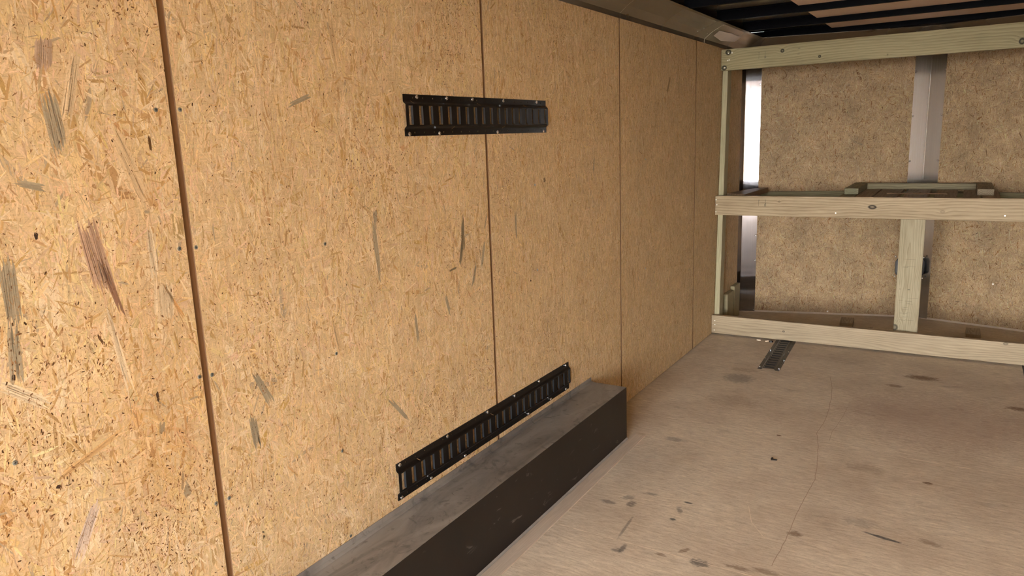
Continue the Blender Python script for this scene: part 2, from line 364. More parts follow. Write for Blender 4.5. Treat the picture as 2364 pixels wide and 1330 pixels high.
# floor
m = MB(); m.box((-.03, YR, -.05), (W+.03, YC, 0)); m.prism([(-.03, YC), (W+.03, YC), (W/2, YA+.03)], -.05, 0)
floor = tag(m.obj('floor', floor_mat()), kind='structure')
rnd = random.Random(4)
for sy in (2.253, 3.462, 4.603):
    m = MB(); x = .06 if sy > 3.2 else .27; vs = []
    while x < W-.01:
        wd = rnd.choice((.0006, .0016, .0026, .004)); vs += [(x, sy-wd/2, .0006), (x, sy+wd/2, .0006)]; x += rnd.uniform(.01, .05)
    m.add(vs, [(2*i, 2*i+2, 2*i+3, 2*i+1) for i in range(len(vs)//2-1)])
    m.obj('seam', MT['pale'], floor)
def ribbon(pts, wd, mat, name, parent, z=.0007):
    m = MB(); P = [Vector((*p, 0)) for p in pts]
    vs = []
    for i, p in enumerate(P):
        d = (P[min(i+1, len(P)-1)]-P[max(i-1, 0)]).normalized(); nn = Vector((-d.y, d.x, 0))*wd/2
        vs += [(p+nn).to_tuple()[:2]+(z,), (p-nn).to_tuple()[:2]+(z,)]
    m.add(vs, [(2*i, 2*i+1, 2*i+3, 2*i+2) for i in range(len(P)-1)]); return m.obj(name, mat, parent)
MT['scratch'] = simple('scratch_brown', (.34, .245, .165), .8)
def wiggle(pts, n=5, amp=.0015):
    out = []
    for (x0, y0), (x1, y1) in zip(pts, pts[1:]):
        for i in range(n): t_ = i/n; out.append((x0+(x1-x0)*t_+rnd.uniform(-amp, amp), y0+(y1-y0)*t_))
    return out+[pts[-1]]
ribbon(wiggle([(.896, 4.476), (.935, 4.28), (.956, 4.104), (.972, 3.9), (.978, 3.743), (.969, 3.574), (1.0, 3.43), (1.017, 3.303), (1.035, 3.17), (1.045, 3.061), (1.038, 2.9), (1.035, 2.745), (1.036, 2.526), (1.029, 2.343)]), .0022, MT['scratch'], 'scratch', floor)
ribbon(wiggle([(1.05, 4.0), (1.045, 3.8), (1.03, 3.62), (1.035, 3.5)]), .0015, MT['scratch'], 'scratch', floor)
ribbon([(1.40, 2.33), (1.44, 2.30), (1.50, 2.29)], .002, MT['pale'], 'scratch', floor)
ribbon([(.86, 2.72), (.90, 2.60), (.96, 2.52)], .0015, MT['pale'], 'scratch', floor)

# walls
wl = empty('wall_left'); tag(wl, kind='structure')
m = MB(); m.box((-.03, YR, 0), (-.0046, YC, 2.06)); m.obj('backing', MT['backing'], wl)
m = MB(); m.box((-.03, YR, 2.0602), (-.0046, YC, SK)); m.obj('top_rail', MT['black_bow'], wl)
GR = (.40, .335, .225); PK = (.52, .35, .24); WH = (.80, .655, .44); GD = (.20, .17, .11)
H = HW
def A(deg): return math.radians(deg)
seams = [YR, -.19, 1.033, 2.275, 3.492, 4.70, YC-.003]
specials = {0: [(.96, 1.494, .13, .030, A(95), GR), (1.00, 1.23, .17, .040, A(98), PK), (1.022, 1.17, .13, .012, A(103), (.30, .17, .11)), (1.018, 1.035, .22, .014, A(98), WH),
                (.835, 1.19, .14, .026, A(88), GR), (.825, 1.08, .13, .020, A(86), GR), (1.122, 1.22, .13, .015, A(90), WH), (1.135, 1.11, .10, .045, A(85), WH), (1.16, 1.10, .11, .006, A(115), (.62, .36, .15)),
                (.90, .675, .13, .022, A(60), (.72, .58, .46)), (.93, .83, .2, .012, A(20), (.66, .43, .20)), (.90, 1.38, .06, .012, A(-15), GR), (1.09, .83, .03, .012, A(80), GR), (1.13, .66, .02, .02, 0, GR),
                (.96, 1.62, .07, .03, A(80), (.50, .36, .25)), (.83, .99, .12, .02, A(140), WH), (1.0, 1.56, .16, .02, A(75), (.77, .59, .36)), (1.1, 1.4, .2, .03, A(110), (.77, .59, .36)),
                (.86, .79, .010, .006, A(-20), (.06, .03, .02)), (.895, 1.285, .008, .010, 0, (.05, .03, .02)), (1.09, .90, .026, .005, A(95), (.08, .05, .03)), (.815, 1.03, .008, .008, 0, (.05, .03, .02)),
                (.985, 1.06, .030, .004, A(115), (.14, .07, .03)), (1.15, 1.45, .035, .005, A(92), (.15, .08, .03))],
            1: [(.615, 1.22, .05, .015, A(88), GR), (.61, 1.13, .18, .016, A(95), GR), (.775, .84, .13, .010, A(95), GR), (.15, .83, .12, .018, A(115), GR), (.11, .73, .10, .02, A(95), GR),
                (.36, 1.55, .10, .010, A(20), GR), (.95, .88, .08, .012, A(110), GR), (1.18, 1.02, .12, .012, A(75), GR), (1.12, .96, .10, .010, A(70), GR), (.42, .9, .11, .02, A(100), (.72, .52, .29)), (.5, 1.7, .14, .02, A(98), (.72, .52, .29)),
                (1.058, 1.10, .16, .017, A(88), (.26, .215, .135)), (1.045, 1.05, .10, .013, A(75), (.26, .215, .135)), (.99, .998, .05, .006, A(8), (.20, .16, .10)), (1.205, 1.135, .07, .007, A(70), GR),
                (.66, .60, .15, .012, A(130), GR)],
            2: [(.42, 1.26, .02, .014, 0, (.28, .19, .10)), (.28, .86, .008, .006, A(40), (.08, .04, .02)), (.18, 1.1, .14, .010, A(90), GR), (.9, 1.3, .09, .01, A(80), GR), (.25, 1.5, .13, .012, A(93), GR)],
            3: [(.7, 1.7, .12, .02, A(60), (.40, .28, .15))], 4: []}
dens = (9000, 11000, 14000, 14000, 12000)
RUST = {0: [(1.10, .90, .11, 1), (1.06, .80, .10, .8), (1.13, .70, .08, .7), (.76, .78, .07, .9), (.80, .55, .10, .6), (1.08, 1.38, .09, .5), (1.02, 1.85, .15, .4), (1.10, 1.12, .08, .5)], 1: [(.06, 1.12, .05, .6), (.3, .65, .12, .4), (.5, 1.5, .15, .3), (.9, 1.1, .12, .35)], 2: [(.15, .9, .1, .4), (.7, 1.5, .12, .3)], 3: [(.1, .6, .15, .3)], 4: []}
SM = screw_mesh('screw', .0048, MT['zinc'], .0012)
SCR = {0: [(.992, 1.526), (1.006, 1.224), (.611, .874), (1.016, .921), (.611, 1.2), (.611, .55), (1.018, .6)], 1: [(1.050, 1.527), (1.048, 1.221), (1.049, .916), (1.055, .597), (1.446, 1.173), (1.453, .858), (1.443, .566), (1.448, .293)],
       2: [(2.62, 1.25), (2.62, .9)], 3: [(3.84, 1.3), (3.84, .7)], 4: []}
for i in range(-1, 5):
    g = .0085 if i < 1 else (.007 if i < 2 else .0055)
    y0, y1 = seams[i+1]+g, seams[i+2]-g
    if i == -1: y0 = YR
    if i == 4: y1 = YC
    if i >= 0: y0 = seams[i+1]+(.0085, .0085, .007, .0055, .0055)[i]
    hgt = H+.01-.005
    if i < 0:
        o = strand_panel('panel', y1-y0, hgt, .0045, MT['osb_side'], 5, 900, wl); o.matrix_local = Matrix.Translation((0, y0, .005)) @ LEFT; continue
    sp = specials[i]
    o = strand_panel('panel', y1-y0, hgt, .0045, MT['osb_side'], 11+i, dens[i], wl, sp, big=(2.2, 1.2, .5, .2, .1)[i], vertical=(.5, .6, .78, .85, .85)[i], scale=(1, .9, .85, .85, .85)[i], specks=(.62, .52, .35, .25, .25)[i], con=(1.25, 1.2, 1.35, 1.5, 1.6)[i], rust=RUST[i])
    o.matrix_local = Matrix.Translation((0, y0, .005)) @ LEFT
    for sy, sz in SCR[i]:
        s = bpy.data.objects.new('screw', SM); COL.objects.link(s); s.parent = o; s.location = (sy-y0, sz-.005, .0002)
# nose walls
def nose(name, x0, ya, x1, yb, seed):
    e = empty(name); tag(e, kind='structure')
    L = math.hypot(x1-x0, yb-ya); dx, dy = (x1-x0)/L, (yb-ya)/L
    o = strand_panel('panel', L, H+.01-.014, .010, MT['osb_nose'], seed, 13000, e, (), .8, .45, .15, .22, 2.5)
    R = Matrix(((dx, 0, dy, x0), (dy, 0, -dx, ya), (0, 1, 0, .014), (0, 0, 0, 1)))
    o.matrix_local = R
    b = MB(); b.box((-.03, 0, -.04), (L+.03, 2.06, -.0105)); q = b.obj('backing', MT['backing'], e); q.matrix_local = Matrix(((dx, 0, dy, x0), (dy, 0, -dx, ya), (0, 1, 0, 0), (0, 0, 0, 1)))
    b = MB(); b.box((-.03, 2.0602, -.04), (L+.03, SK, -.0105)); q = b.obj('top_rail', MT['black_bow'], e); q.matrix_local = Matrix(((dx, 0, dy, x0), (dy, 0, -dx, ya), (0, 1, 0, 0), (0, 0, 0, 1)))
    b = MB(); b.box((0, .0, -.011), (L, .0145-.0005, -.001)); q = b.obj('bottom_edge', MT['edge_pale'], e); q.matrix_local = Matrix(((dx, 0, dy, x0), (dy, 0, -dx, ya), (0, 1, 0, 0), (0, 0, 0, 1)))
    return e, R
nl, RL = nose('wall_front_left', 0, YC, W/2, YA, 31)
nr, RR = nose('wall_front_right', W/2, YA, W, YC, 37)
rv = screw_mesh('screw', .006, MT['nail'], .0015)
for (o_, R_), pts in (((nl, RL), [(.66, .009), (1.17, .02)]), ((nr, RR), [(.5, .3)])):
    for u, v in pts:
        s = bpy.data.objects.new('screw', rv); COL.objects.link(s); s.parent = o_; s.matrix_local = R_ @ Matrix.Translation((u, v, .0005))
# right wall
m = MB()
m.box((W, YR, 0), (W+.03, YC, SK))
k = NT('strand_board_plain'); o_ = k.obj(); nn = k.noise(k.scaled(o_, (30, 30, 9)), 1.0, 5, .65)
k.color(k.mix(k.ramp(nn, .3, .7), (.50, .32, .15), (.66, .45, .23))); k.rough(.7)
tag(m.obj('wall_right', k.m), kind='structure')
# rear header
m = MB(); m.box((-.03, YR-.05, REAR_TOP), (W+.03, YR, SK)); tag(m.obj('wall_rear', MT['black_bow']), kind='structure')
# roof skin + liner
ce = empty('ceiling'); tag(ce, kind='structure')
m = MB(); m.box((-.03, YR-.05, SK), (W+.03, YC, SK+.01)); m.prism([(-.03, YC), (W+.03, YC), (W/2, YA+.03)], SK, SK+.01); m.obj('roof_skin', MT['skin'], ce)
m = MB(); m.box((.592, YR, LN+.003), (.592+1.22, 5.93, LN+.009)); m.obj('liner_sheet', MT['liner'], ce)
m = MB(); m.prism([(.12, 5.955), (W-.12, 5.955), (W/2, 6.12)], 2.092, 2.098); m.obj('nose_plate', MT['black_bow'], ce)

# cove trims
prof = [(.0015, HW), (.0015, HW+.024), (.012, HW+.033), (.041, 2.045), (.076, 2.066), (.125, 2.090), (.150, 2.091)]
prof = [(a, z) for a, z in prof]
def sweep(name, path, mat, off=0.0, kind=True, parent=None):
    """path: list of (point2d, inward2d) ; profile runs inward/up"""
    m = MB(); n = len(prof); vs = []
    for (px, py), (ix, iy) in path:
        for a, z in prof: vs.append((px+ix*(a+off), py+iy*(a+off), z-off*.6))
    fs = []
    for j in range(len(path)-1):
        for i in range(n-1): fs.append((j*n+i, j*n+i+1, (j+1)*n+i+1, (j+1)*n+i))
    m.add(vs, fs); o = m.obj(name, mat, parent)
    md = o.modifiers.new('thick', 'SOLIDIFY'); md.thickness = .0012; md.offset = -1
    return o
nd = Vector((.2313, -.9729))                  # inward normal of left nose wall
mit = lambda a, b: (Vector(a)+Vector(b))/(1+Vector(a).dot(Vector(b)))
mL = mit((1, 0), nd); mA = mit(nd, (-nd.x, nd.y)); mR = Vector((-mL.x, mL.y))
t = tag(sweep('trim_1', [((0, YR), (1, 0)), ((0, 3.49), (1, 0))], MT['cove'], .0012), kind='structure')
t2 = tag(sweep('trim_2', [((0, 3.488), (1, 0)), ((0, 4.86), (1, 0))], MT['cove']), kind='structure')
t3 = tag(sweep('trim_3', [((0, 4.85), (1, 0)), ((0, YC), mL)], MT['cove'], .0012), kind='structure')
tag(sweep('trim_4', [((0, YC), mL), ((W/2, YA), mA)], MT['cove']), kind='structure')
tag(sweep('trim_5', [((W/2, YA), mA), ((W, YC), mR)], MT['cove']), kind='structure')
tag(sweep('trim_6', [((W, YC), mR), ((W, YR), (-1, 0))], MT['cove']), kind='structure')
m = MB(); vs = []
for yy in (3.4905, 3.4935):
    for a, z in prof[:6]: vs.append((a+.0026, yy, z-.002))
m.add(vs, [(i, i+1, 6+i+1, 6+i) for i in range(5)]); m.obj('raw_edge', MT['bright_edge'], t)
# reflection of the bright rear opening, painted on the trim as a pale patch
def cove_pt(a, y, lift=.004):
    for (a0, z0), (a1, z1) in zip(prof[1:], prof[2:]):
        if a <= a1: return (a+lift*.6, y, z0+(z1-z0)*(a-a0)/(a1-a0)-lift)
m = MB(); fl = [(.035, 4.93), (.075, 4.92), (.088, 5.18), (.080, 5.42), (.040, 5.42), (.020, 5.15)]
m.add([cove_pt(a, y) for a, y in fl], [(0, 1, 2, 3, 4, 5)]); tag(m.obj('reflection_patch', MT['glare'], t3), 'painted pale pinkish reflection patch')
for a, y in ((.03, 4.62), (.055, 4.66), (.035, 4.80), (.118, 4.86)):
    p = cove_pt(a, y, .003); s = bpy.data.objects.new('rivet', rv); COL.objects.link(s); s.parent = t2; s.location = p; s.rotation_euler = (0, math.radians(140), 0); s.scale = (.6, .6, .6)

# corner and centre strips
def vstrip(name, pts, z0, z1, th=.0015):
    m = MB(); n = len(pts)
    m.add([(*p, z0) for p in pts]+[(*p, z1) for p in pts], [(i, i+1, n+i+1, n+i) for i in range(n-1)])
    o = m.obj(name, MT['strip']); md = o.modifiers.new('thick', 'SOLIDIFY'); md.thickness = th; md.offset = 0
    tag(o, kind='structure'); return o
e = .0022
def np_(u, off): return (u*.9729+nd.x*off, YC+u*.2313+nd.y*off)   # point on left nose wall
q0 = np_(.118, e); v1 = vstrip('trim_7', [(e, 5.800), (e, 5.895), (.004, 5.8985), (.009, 5.9), q0], .006, HW-.002)
c0 = np_(1.254-.100, e); bend = (W/2, YA-e-.001)
v2 = vstrip('trim_8', [c0, (bend[0]-.004, bend[1]-.001), (bend[0], bend[1]-.0018), (bend[0]+.004, bend[1]-.001), (W-c0[0], c0[1])], .006, HW-.002); v2.data.materials[0] = MT['strip_mid']
vstrip('trim_9', [(W-q0[0], q0[1]), (W-.009, 5.9), (W-.004, 5.8985), (W-e, 5.895), (W-e, 5.8)], .006, HW-.002)
dome = MB(); dome.cyl((0, 0, 0), .007, .002, 14, r2=.006); dome.cyl((0, 0, .002), .006, .002, 14, r2=.003)
dm = dome.mesh('rivet', MT['bolt'])
Rn = Matrix(((.9729, 0, .2313), (.2313, 0, -.9729), (0, 1, 0))).to_4x4(); Rn2 = Matrix(((.9729, 0, -.2313), (-.2313, 0, -.9729), (0, 1, 0))).to_4x4()
for par, u, zs in ((v1, .110, (1.77, 1.53, 1.20, .62, .42, .02)), (v2, 1.162, (1.80, 1.49, 1.17, .78))):
    for z in zs:
        p = np_(u, e+.001); s = bpy.data.objects.new('rivet', dm); COL.objects.link(s); s.parent = par; s.matrix_local = Matrix.Translation((*p, z)) @ Rn
        if par is v2:
            s = bpy.data.objects.new('rivet', dm); COL.objects.link(s); s.parent = par; s.matrix_local = Matrix.Translation((W-p[0], p[1], z+.003)) @ Rn2

# ================================================================ roof bows
bow = MB()
bow.box((0, 0, .004), (W-.24, .003, .062)); bow.box((0, .003, 0), (W-.24, .030, .004)); bow.box((0, -.0, .0), (W-.24, .003, .004)); bow.box((0, -.03, .058), (W-.24, 0, .062))
bm_ = bow.mesh('roof_bow', MT['black_bow'])
lab = {5.93: 'black steel roof bow nearest the front nose of the trailer, above the frame', 5.32: 'second black steel roof bow back from the nose, crossing the tan liner',
       4.71: 'third black steel roof bow back from the nose, at the top edge of the photo', 4.10: 'fourth black steel roof bow back from the nose, above the left trim', 3.49: 'black steel roof bow over the seam in the left ceiling trim'}
for y in (5.93, 5.32, 4.71, 4.10):
    o = bpy.data.objects.new('roof_bow', bm_); COL.objects.link(o); o.location = (.12, y, BT+.007 if y < 5.9 else BT+.007)
    tag(o, lab[y], 'roof beam', 'roof bows across the trailer ceiling')

# ================================================================ wheel box
BW, BH, B0, B1 = .188, .2625, .45, 3.113
wb = empty('wheel_box', (0.0, B0, 0)); tag(wb, 'long black steel wheel box with dusty top along the left wall', 'wheel box')
m = MB(); m.box((.003, 0, .001), (BW, B1-B0, BH), 0, [0, 1, 0, 0, 0, 0]); m.obj('housing', [MT['side_black'], MT['dusty']], wb, bevel=.002)
m = MB(); m.add([(.0015, 0, BH+.022), (.0035, 0, BH+.022), (.0035, 0, BH+.004), (.016, 0, BH+.0005), (.0015, 0, BH+.0005),
                 (.0015, B1-B0, BH+.022), (.0035, B1-B0, BH+.022), (.0035, B1-B0, BH+.004), (.016, B1-B0, BH+.0005), (.0015, B1-B0, BH+.0005)],
                [(0,1,2,3,4), (9,8,7,6,5)]+[(i, (i+1) % 5, 5+(i+1) % 5, 5+i) for i in range(5)]); m.obj('wall_flange', MT['dusty'], wb)
m = MB(); m.add([(BW+.0002, 0, .001), (BW+.009, 0, .001), (BW+.0002, 0, .009), (BW+.0002, B1-B0, .001), (BW+.009, B1-B0, .001), (BW+.0002, B1-B0, .009)], [(0,1,2),(5,4,3),(0,1,4,3),(1,2,5,4),(2,0,3,5)]); m.obj('sealant_bead', MT['caulk'], wb)
SW = wood_material('pale_trim_wood', (.84, .70, .54), (.72, .58, .44), freq=160, grain=.3)
m = MB(); m.box((0, 0, 0), (2.8, .058, .005)); o = m.obj('floor_batten', SW, bevel=.0008); o.rotation_euler = (0, 0, A(90)); o.location = (BW+.068, .38, .0005)
tag(o, 'thin pale wooden batten on the floor beside the black wheel box', 'wood strip')

# ================================================================ slotted tracks
def track(name, nslot, bolts, loc, rot, label, cat='tie-down track', first=.0125, slits=()):
    L = first*2 + (nslot-1)*.0508+.020 - .002
    root = empty(name); root.matrix_world = Matrix.Translation(loc) @ rot; tag(root, label, cat, 'slotted black tie-down tracks')
    prof_ = [(0, 0), (.0085, 0), (.0125, 0), (.020, 0), (.023, .001), (.029, .0085), (.032, .0095), (.0345, .0095), (.0925, .0095), (.095, .0095), (.098, .0085), (.104, .001), (.107, 0), (.1145, 0), (.1185, 0), (.127, 0)]
    us = [0.0]; hole_u = []; small = []
    for i in range(nslot):
        a = first+i*.0508; us += [a, a+.020]; hole_u.append((a, a+.020))
        if i < nslot-1: us += [a+.0330, a+.0372]; small.append((a+.0330, a+.0372))
    us.append(L); us = sorted(set(round(u, 5) for u in us))
    R = lambda t: (round(t[0], 5), round(t[1], 5))
    hs = set(map(R, hole_u)); sm = set(map(R, small))
    m = MB(); np2 = len(prof_); m.v = [(u, v, z) for u in us for v, z in prof_]
    for i in range(len(us)-1):
        seg = (us[i], us[i+1])
        for j in range(np2-1):
            if seg in hs and j == 7: continue
            if seg in sm and j in (1, 13): continue
            m.f.append((i*np2+j, (i+1)*np2+j, (i+1)*np2+j+1, i*np2+j+1)); m.mi.append(0)
    me = bpy.data.meshes.new('rail'); me.from_pydata(m.v, [], m.f); me.materials.append(MT['track'])
    o = bpy.data.objects.new('rail', me); COL.objects.link(o); o.parent = root; o.location = (0, 0, .0024)
    md = o.modifiers.new('thick', 'SOLIDIFY'); md.thickness = .0022; md.offset = -1
    # folded lips inside the slots
    for a, b in hole_u:
        q = bpy.data.objects.new('slot_lip', LIP); COL.objects.link(q); q.parent = root; q.location = (b, 0, 0)
    for u, side in slits:
        q = bpy.data.objects.new('punched_slit', SLIT[side]); COL.objects.link(q); q.parent = root; q.location = (u, 0, 0)
    for u, v in bolts:
        s = bpy.data.objects.new('bolt', BOLT); COL.objects.link(s); s.parent = root; s.location = (u, v, .0031); s.rotation_euler = (0, 0, u*37)
    return root
MT['lip'] = simple('grey_steel_lip', (.035, .045, .06), .3, metal=.6)
MT['slit'] = simple('slit_wood_colour', (.40, .27, .14), .7)
m = MB()
m.add([(0, .0355, .0120), (0, .0915, .0120), (-.0045, .0900, .0078), (-.0045, .037, .0078), (.001, .0355, .0105), (.001, .0915, .0105), (-.0035, .0900, .0065), (-.0035, .037, .0065)],
      [(0,1,2,3), (7,6,5,4), (0,3,7,4), (3,2,6,7), (2,1,5,6)]); LIP = m.mesh('slot_lip', MT['lip'])
SLIT = []
for v0, v1 in ((.020, .028), (.107, .099)):
    m = MB(); m.add([(0, v0, .0042), (.003, v0, .0042), (.012, v1, .0120), (.009, v1, .0120)], [(0,1,2,3)]); SLIT.append(m.mesh('punched_slit', MT['slit']))
bb = MB(); bb.cyl((0, 0, 0), .0064, .0010, 18); bb.cyl((0, 0, .0010), .0052, .0026, 18, r2=.0050); bb.cyl((0, 0, .0036), .0050, .0012, 18, r2=.0030)
bb.box((-.0028, -.0006, .0048), (.0028, .0006, .0050), 1); bb.box((-.0006, -.0028, .0048), (.0006, .0028, .0050), 1)
BOLT = bb.mesh('bolt', [MT['bolt'], MT['recess']])
T, Bv = .1195, .0065
u0_ = 1.818
track('tie_down_track', 18, [(y-u0_, T) for y in (1.883, 2.041, 2.193, 2.396, 2.646)]+[(y-u0_, Bv) for y in (1.837, 1.992, 2.348, 2.698)], (0, u0_, 1.4565), LEFT,
      'black slotted track mounted high on the left wall, away from the floor', slits=((.03, 1), (.40, 1), (.72, 1), (.86, 1), (.24, 0), (.56, 0)))
u0_ = 1.667
track('tie_down_track', 24, [(y-u0_, T) for y in (1.683, 1.942, 2.200, 2.399, 2.600, 2.845)]+[(y-u0_, Bv) for y in (1.682, 1.840, 2.042, 2.503, 2.699, 2.846)], (0, u0_, .3035), LEFT,
      'long black slotted track low on the left wall just above the wheel box', slits=((.10, 1), (.55, 1)))
FL = Matrix(((0, -1, 0, 0), (1, 0, 0, 0), (0, 0, 1, 0), (0, 0, 0, 1)))
fb = [(.036, Bv), (.225, Bv), (.418, Bv), (.038, T), (.228, T), (.421, T)]
track('tie_down_track', 14, fb, (.611, 4.465, 0), Matrix.Rotation(A(2.9), 4, 'Z') @ FL, 'short grey-black slotted track on the floor, leading under the bottom beam at left')
track('tie_down_track', 14, fb, (1.984, 4.480, 0), FL, 'slotted floor track at the right edge of the photo, under the bottom beam')

# ================================================================ lumber frame
nailm = MB(); nailm.cyl((0, 0, 0), .0042, .0010, 12); NAIL = nailm.mesh('nail', MT['nail'])
def board(name, size, loc, mat, label, cat='beam', rot=(0, 0, 0), bevel=.003, group=None, parent=None):
    m = MB(); m.box((0, 0, 0), size); o = m.obj(name, mat, parent, bevel=bevel); o.location = loc; o.rotation_euler = rot
    if label: tag(o, label, cat, group)
    return o
def nails(par, pts, face_y=0.0):
    for x, z in pts:
        s = bpy.data.objects.new('nail', NAIL); COL.objects.link(s); s.parent = par; s.location = (x, face_y-.0001, z); s.rotation_euler = (A(90), 0, 0)
def stamp(par, marks, mat='ink', face_y=0.0):
    """marks: (x0, z0, x1, z1) strokes on the front face"""
    m = MB()
    for x0, z0, x1, z1 in marks: m.box((x0, face_y-.0004, z0), (x1, face_y-.0001, z1))
    m.obj('stamp', MT[mat], par)
G = 'horizontal treated beams of the wooden frame'
BL = W-.008
beamT = board('wooden_beam', (BL, .038, .139), (.004, 5.230, 1.837), wood_material('treated_pine_top', (.52, .45, .25), (.29, .24, .11), [(.40, .098, .011, .011, 1.0), (.63, .043, .008, .008, 1), (.048, .118, .018, .016, 1), (.022, .018, .016, .014, 1), (1.70, .035, .014, .016, 1), (1.02, .02, .004, .004, .6)], pith=(.05, -.16), seed=3, freq=60, grain=.8),
              'top greenish treated beam of the wooden frame, just under the ceiling', group=G)
nails(beamT, [(.077-.004, .113), (.049, .112), (.055, .068), (.045, .065), (.026, .019)])
stamp(beamT, [(.250, .060, .252, .100), (.246, .098, .256, .100), (.290, .060, .2925, .104), (.286, .060, .297, .063), (.286, .066, .297, .068), (.286, .071, .297, .074), (.295, .060, .297, .074)], 'ink_soft')
stamp(beamT, [(.495, .100, .510, .102), (.495, .106, .510, .108), (.508, .100, .510, .108), (.495, .066, .510, .068), (.495, .074, .508, .076)], 'ink_soft')
beamM = board('wooden_beam', (BL, .038, .134), (.004, 5.154, .859), wood_material('treated_pine_middle', (.63, .495, .31), (.31, .215, .11), [(.995, .072, .022, .012, 1.0), (.43, .10, .006, .006, .5), (1.38, .05, .012, .008, .3)], pith=(.06, -.10), seed=8, freq=55, grain=.8),
              'middle treated beam of the wooden frame, with a large dark knot, at shelf height', group=G)
nails(beamM, [(.006, .107), (.012, .072), (.006, .022), (.783, .030), (1.696, .034)])
stamp(beamM, [(.295, .068, .2965, .110), (.300, .100, .3015, .110), (.340, .085, .3415, .112), (.333, .066, .345, .069), (.333, .072, .345, .075), (.333, .078, .345, .081), (.338, .083, .344, .086)], 'ink')
beamB = board('wooden_beam', (BL, .038, .130), (.004, 5.118, .0142), wood_material('treated_pine_bottom', (.60, .48, .31), (.33, .245, .15), [(.497, .062, .007, .005, 1.0), (1.76, .122, .012, .007, .6)], pith=(.10, -.05), seed=14, freq=75, grain=.7),
              'bottom weathered beam of the wooden frame, resting on the floor tracks', group=G)
nails(beamB, [(.024, .092), (.025, .062), (.021, .022)])
tilt = math.atan(.054)
def stud(x, h, wdt, y, mat, label, z0=.0015, x_face=None, dep=.089):
    """upright: built lying along local x, then stood up; local y is depth, local z is width"""
    m = MB(); m.box((0, 0, 0), (h, dep, wdt)); o = m.obj('wooden_post', mat, bevel=.003)
    o.matrix_world = Matrix.Translation((x, y, z0)) @ Matrix(((0, 0, 1, 0), (math.sin(tilt), math.cos(tilt), 0, 0), (math.cos(tilt), -math.sin(tilt), 0, 0), (0, 0, 0, 1)))
    return tag(o, label, 'post', 'upright posts of the wooden frame')
SMAT = wood_material('treated_pine_stud', (.60, .55, .35), (.37, .33, .17), pith=(.05, -.03), seed=21, freq=110, grain=.5)
stud(.006, 1.965, .036, 5.170, SMAT, 'narrow greenish upright post against the left wall behind the beams', z0=.006)
stud(W-.044, 1.965, .036, 5.170, SMAT, 'narrow upright post against the right wall behind the beams', z0=.006)
tilt = .0
PM = wood_material('treated_pine_post', (.58, .50, .33), (.33, .27, .14), [(.155, .002, .02, .02, .9), (.098, .055, .005, .004, .9)], pith=(-.06, .055), seed=5, freq=130, grain=.75)
post = stud(1.161, .853, .137, 5.194, PM, 'wide upright centre post with grey scuffs below the middle beam', dep=.038)
for i in range(16):
    m = MB(); z = rnd.uniform(.20, .36); x0 = rnd.uniform(.01, .07); m.box((z, -.0004, x0), (z+rnd.uniform(.0006, .002), -.0001, x0+rnd.uniform(.02, .06)))
    m.obj('scuff_mark', MT['ink_soft'], post)
for grp in (((.600, .03, .6012, .10),), ((.555, .03, .5565, .10), (.549, .03, .5505, .058), (.549, .056, .558, .058)), ((.405, .02, .412, .024),), ((.405, .065, .411, .078),)):
    m = MB()
    for a in grp: m.box((a[0], -.0004, a[1]), (a[2], -.0001, a[3]))
    m.obj('stamp', MT['ink_soft'], post)

# offcuts fixed upright to the wall behind the bottom beam
OM = wood_material('treated_pine_offcut', (.50, .45, .27), (.32, .27, .14), pith=(.05, -.03), seed=33, freq=120, grain=.5)
for (x, y, dx, dy, h, lb) in ((.004, 5.40, .036, .165, .240, 'short upright wood block on the left wall, nearer of the pair'), (.004, 5.605, .032, .16, .262, 'short upright wood block on the left wall, farther of the pair')):
    m = MB(); m.box((0, 0, 0), (dx, dy, h)); tag(m.obj('wood_block', OM, loc=(x, y, .001), bevel=.002), lb, 'wood block', 'upright wood blocks beside the left wall')
# flat blocks on the nose floor
FMt = wood_material('old_pine_block', (.56, .46, .32), (.30, .22, .14), pith=(.05, .09), seed=41, freq=150)
for (x, y, a, lb) in ((.782, 5.672, 4, 'flat wood block on the nose floor left of the centre post'), (1.566, 5.675, 0, 'flat wood block with end grain showing on the nose floor right of the post')):
    m = MB(); m.box((0, 0, 0), (.185, .086, .038)); o = m.obj('wood_block', FMt, bevel=.002); o.location = (x+.086, y, .0005); o.rotation_euler = (0, 0, A(90+a)); tag(o, lb, 'wood block', 'flat wood blocks on the nose floor')

# ---------------------------------------------------------------- mid-height shelf
LG = wood_material('green_ledger', (.35, .33, .19), (.18, .17, .09), pith=(.05, -.03), seed=51, freq=100)
def along(name, p, q, z0, z1, th, mat, label, cat):
    P, Q = Vector(p), Vector(q); L = (Q-P).length; a = math.atan2(Q.y-P.y, Q.x-P.x)
    return board(name, (L, th, z1-z0), (P.x, P.y, z0), mat, label, cat, (0, 0, a), .002)
a0, a1 = np_(.13, .044), np_(1.10, .044)
along('ledger_board', a0, a1, .875, .962, .038, LG, 'greenish ledger board on the left nose wall behind the shelf', 'ledger')
along('ledger_board', (W-a1[0], a1[1]), (W-a0[0], a0[1]), .875, .957, .038, LG, 'greenish ledger board on the right nose wall behind the shelf', 'ledger')
board('ledger_board', (.46, .038, .085), (.044, 5.325, .875), LG, 'ledger board on the left wall under the brown shelf board', 'ledger', (0, 0, A(90)), .002)
DB = wood_material('dark_brown_board', (.32, .22, .14), (.16, .10, .06), pith=(.05, -.09), seed=61, freq=60)
m = MB(); m.prism([(.045, 5.296), (.192, 5.20), (.206, 5.86), (.120, 5.78)], .9625, 1.0)
m.v = [(v[0], v[1], v[2]) for v in m.v]; tag(m.obj('shelf_board', DB, bevel=.002), 'dark brown board lying flat in the left corner behind the middle beam', 'board')
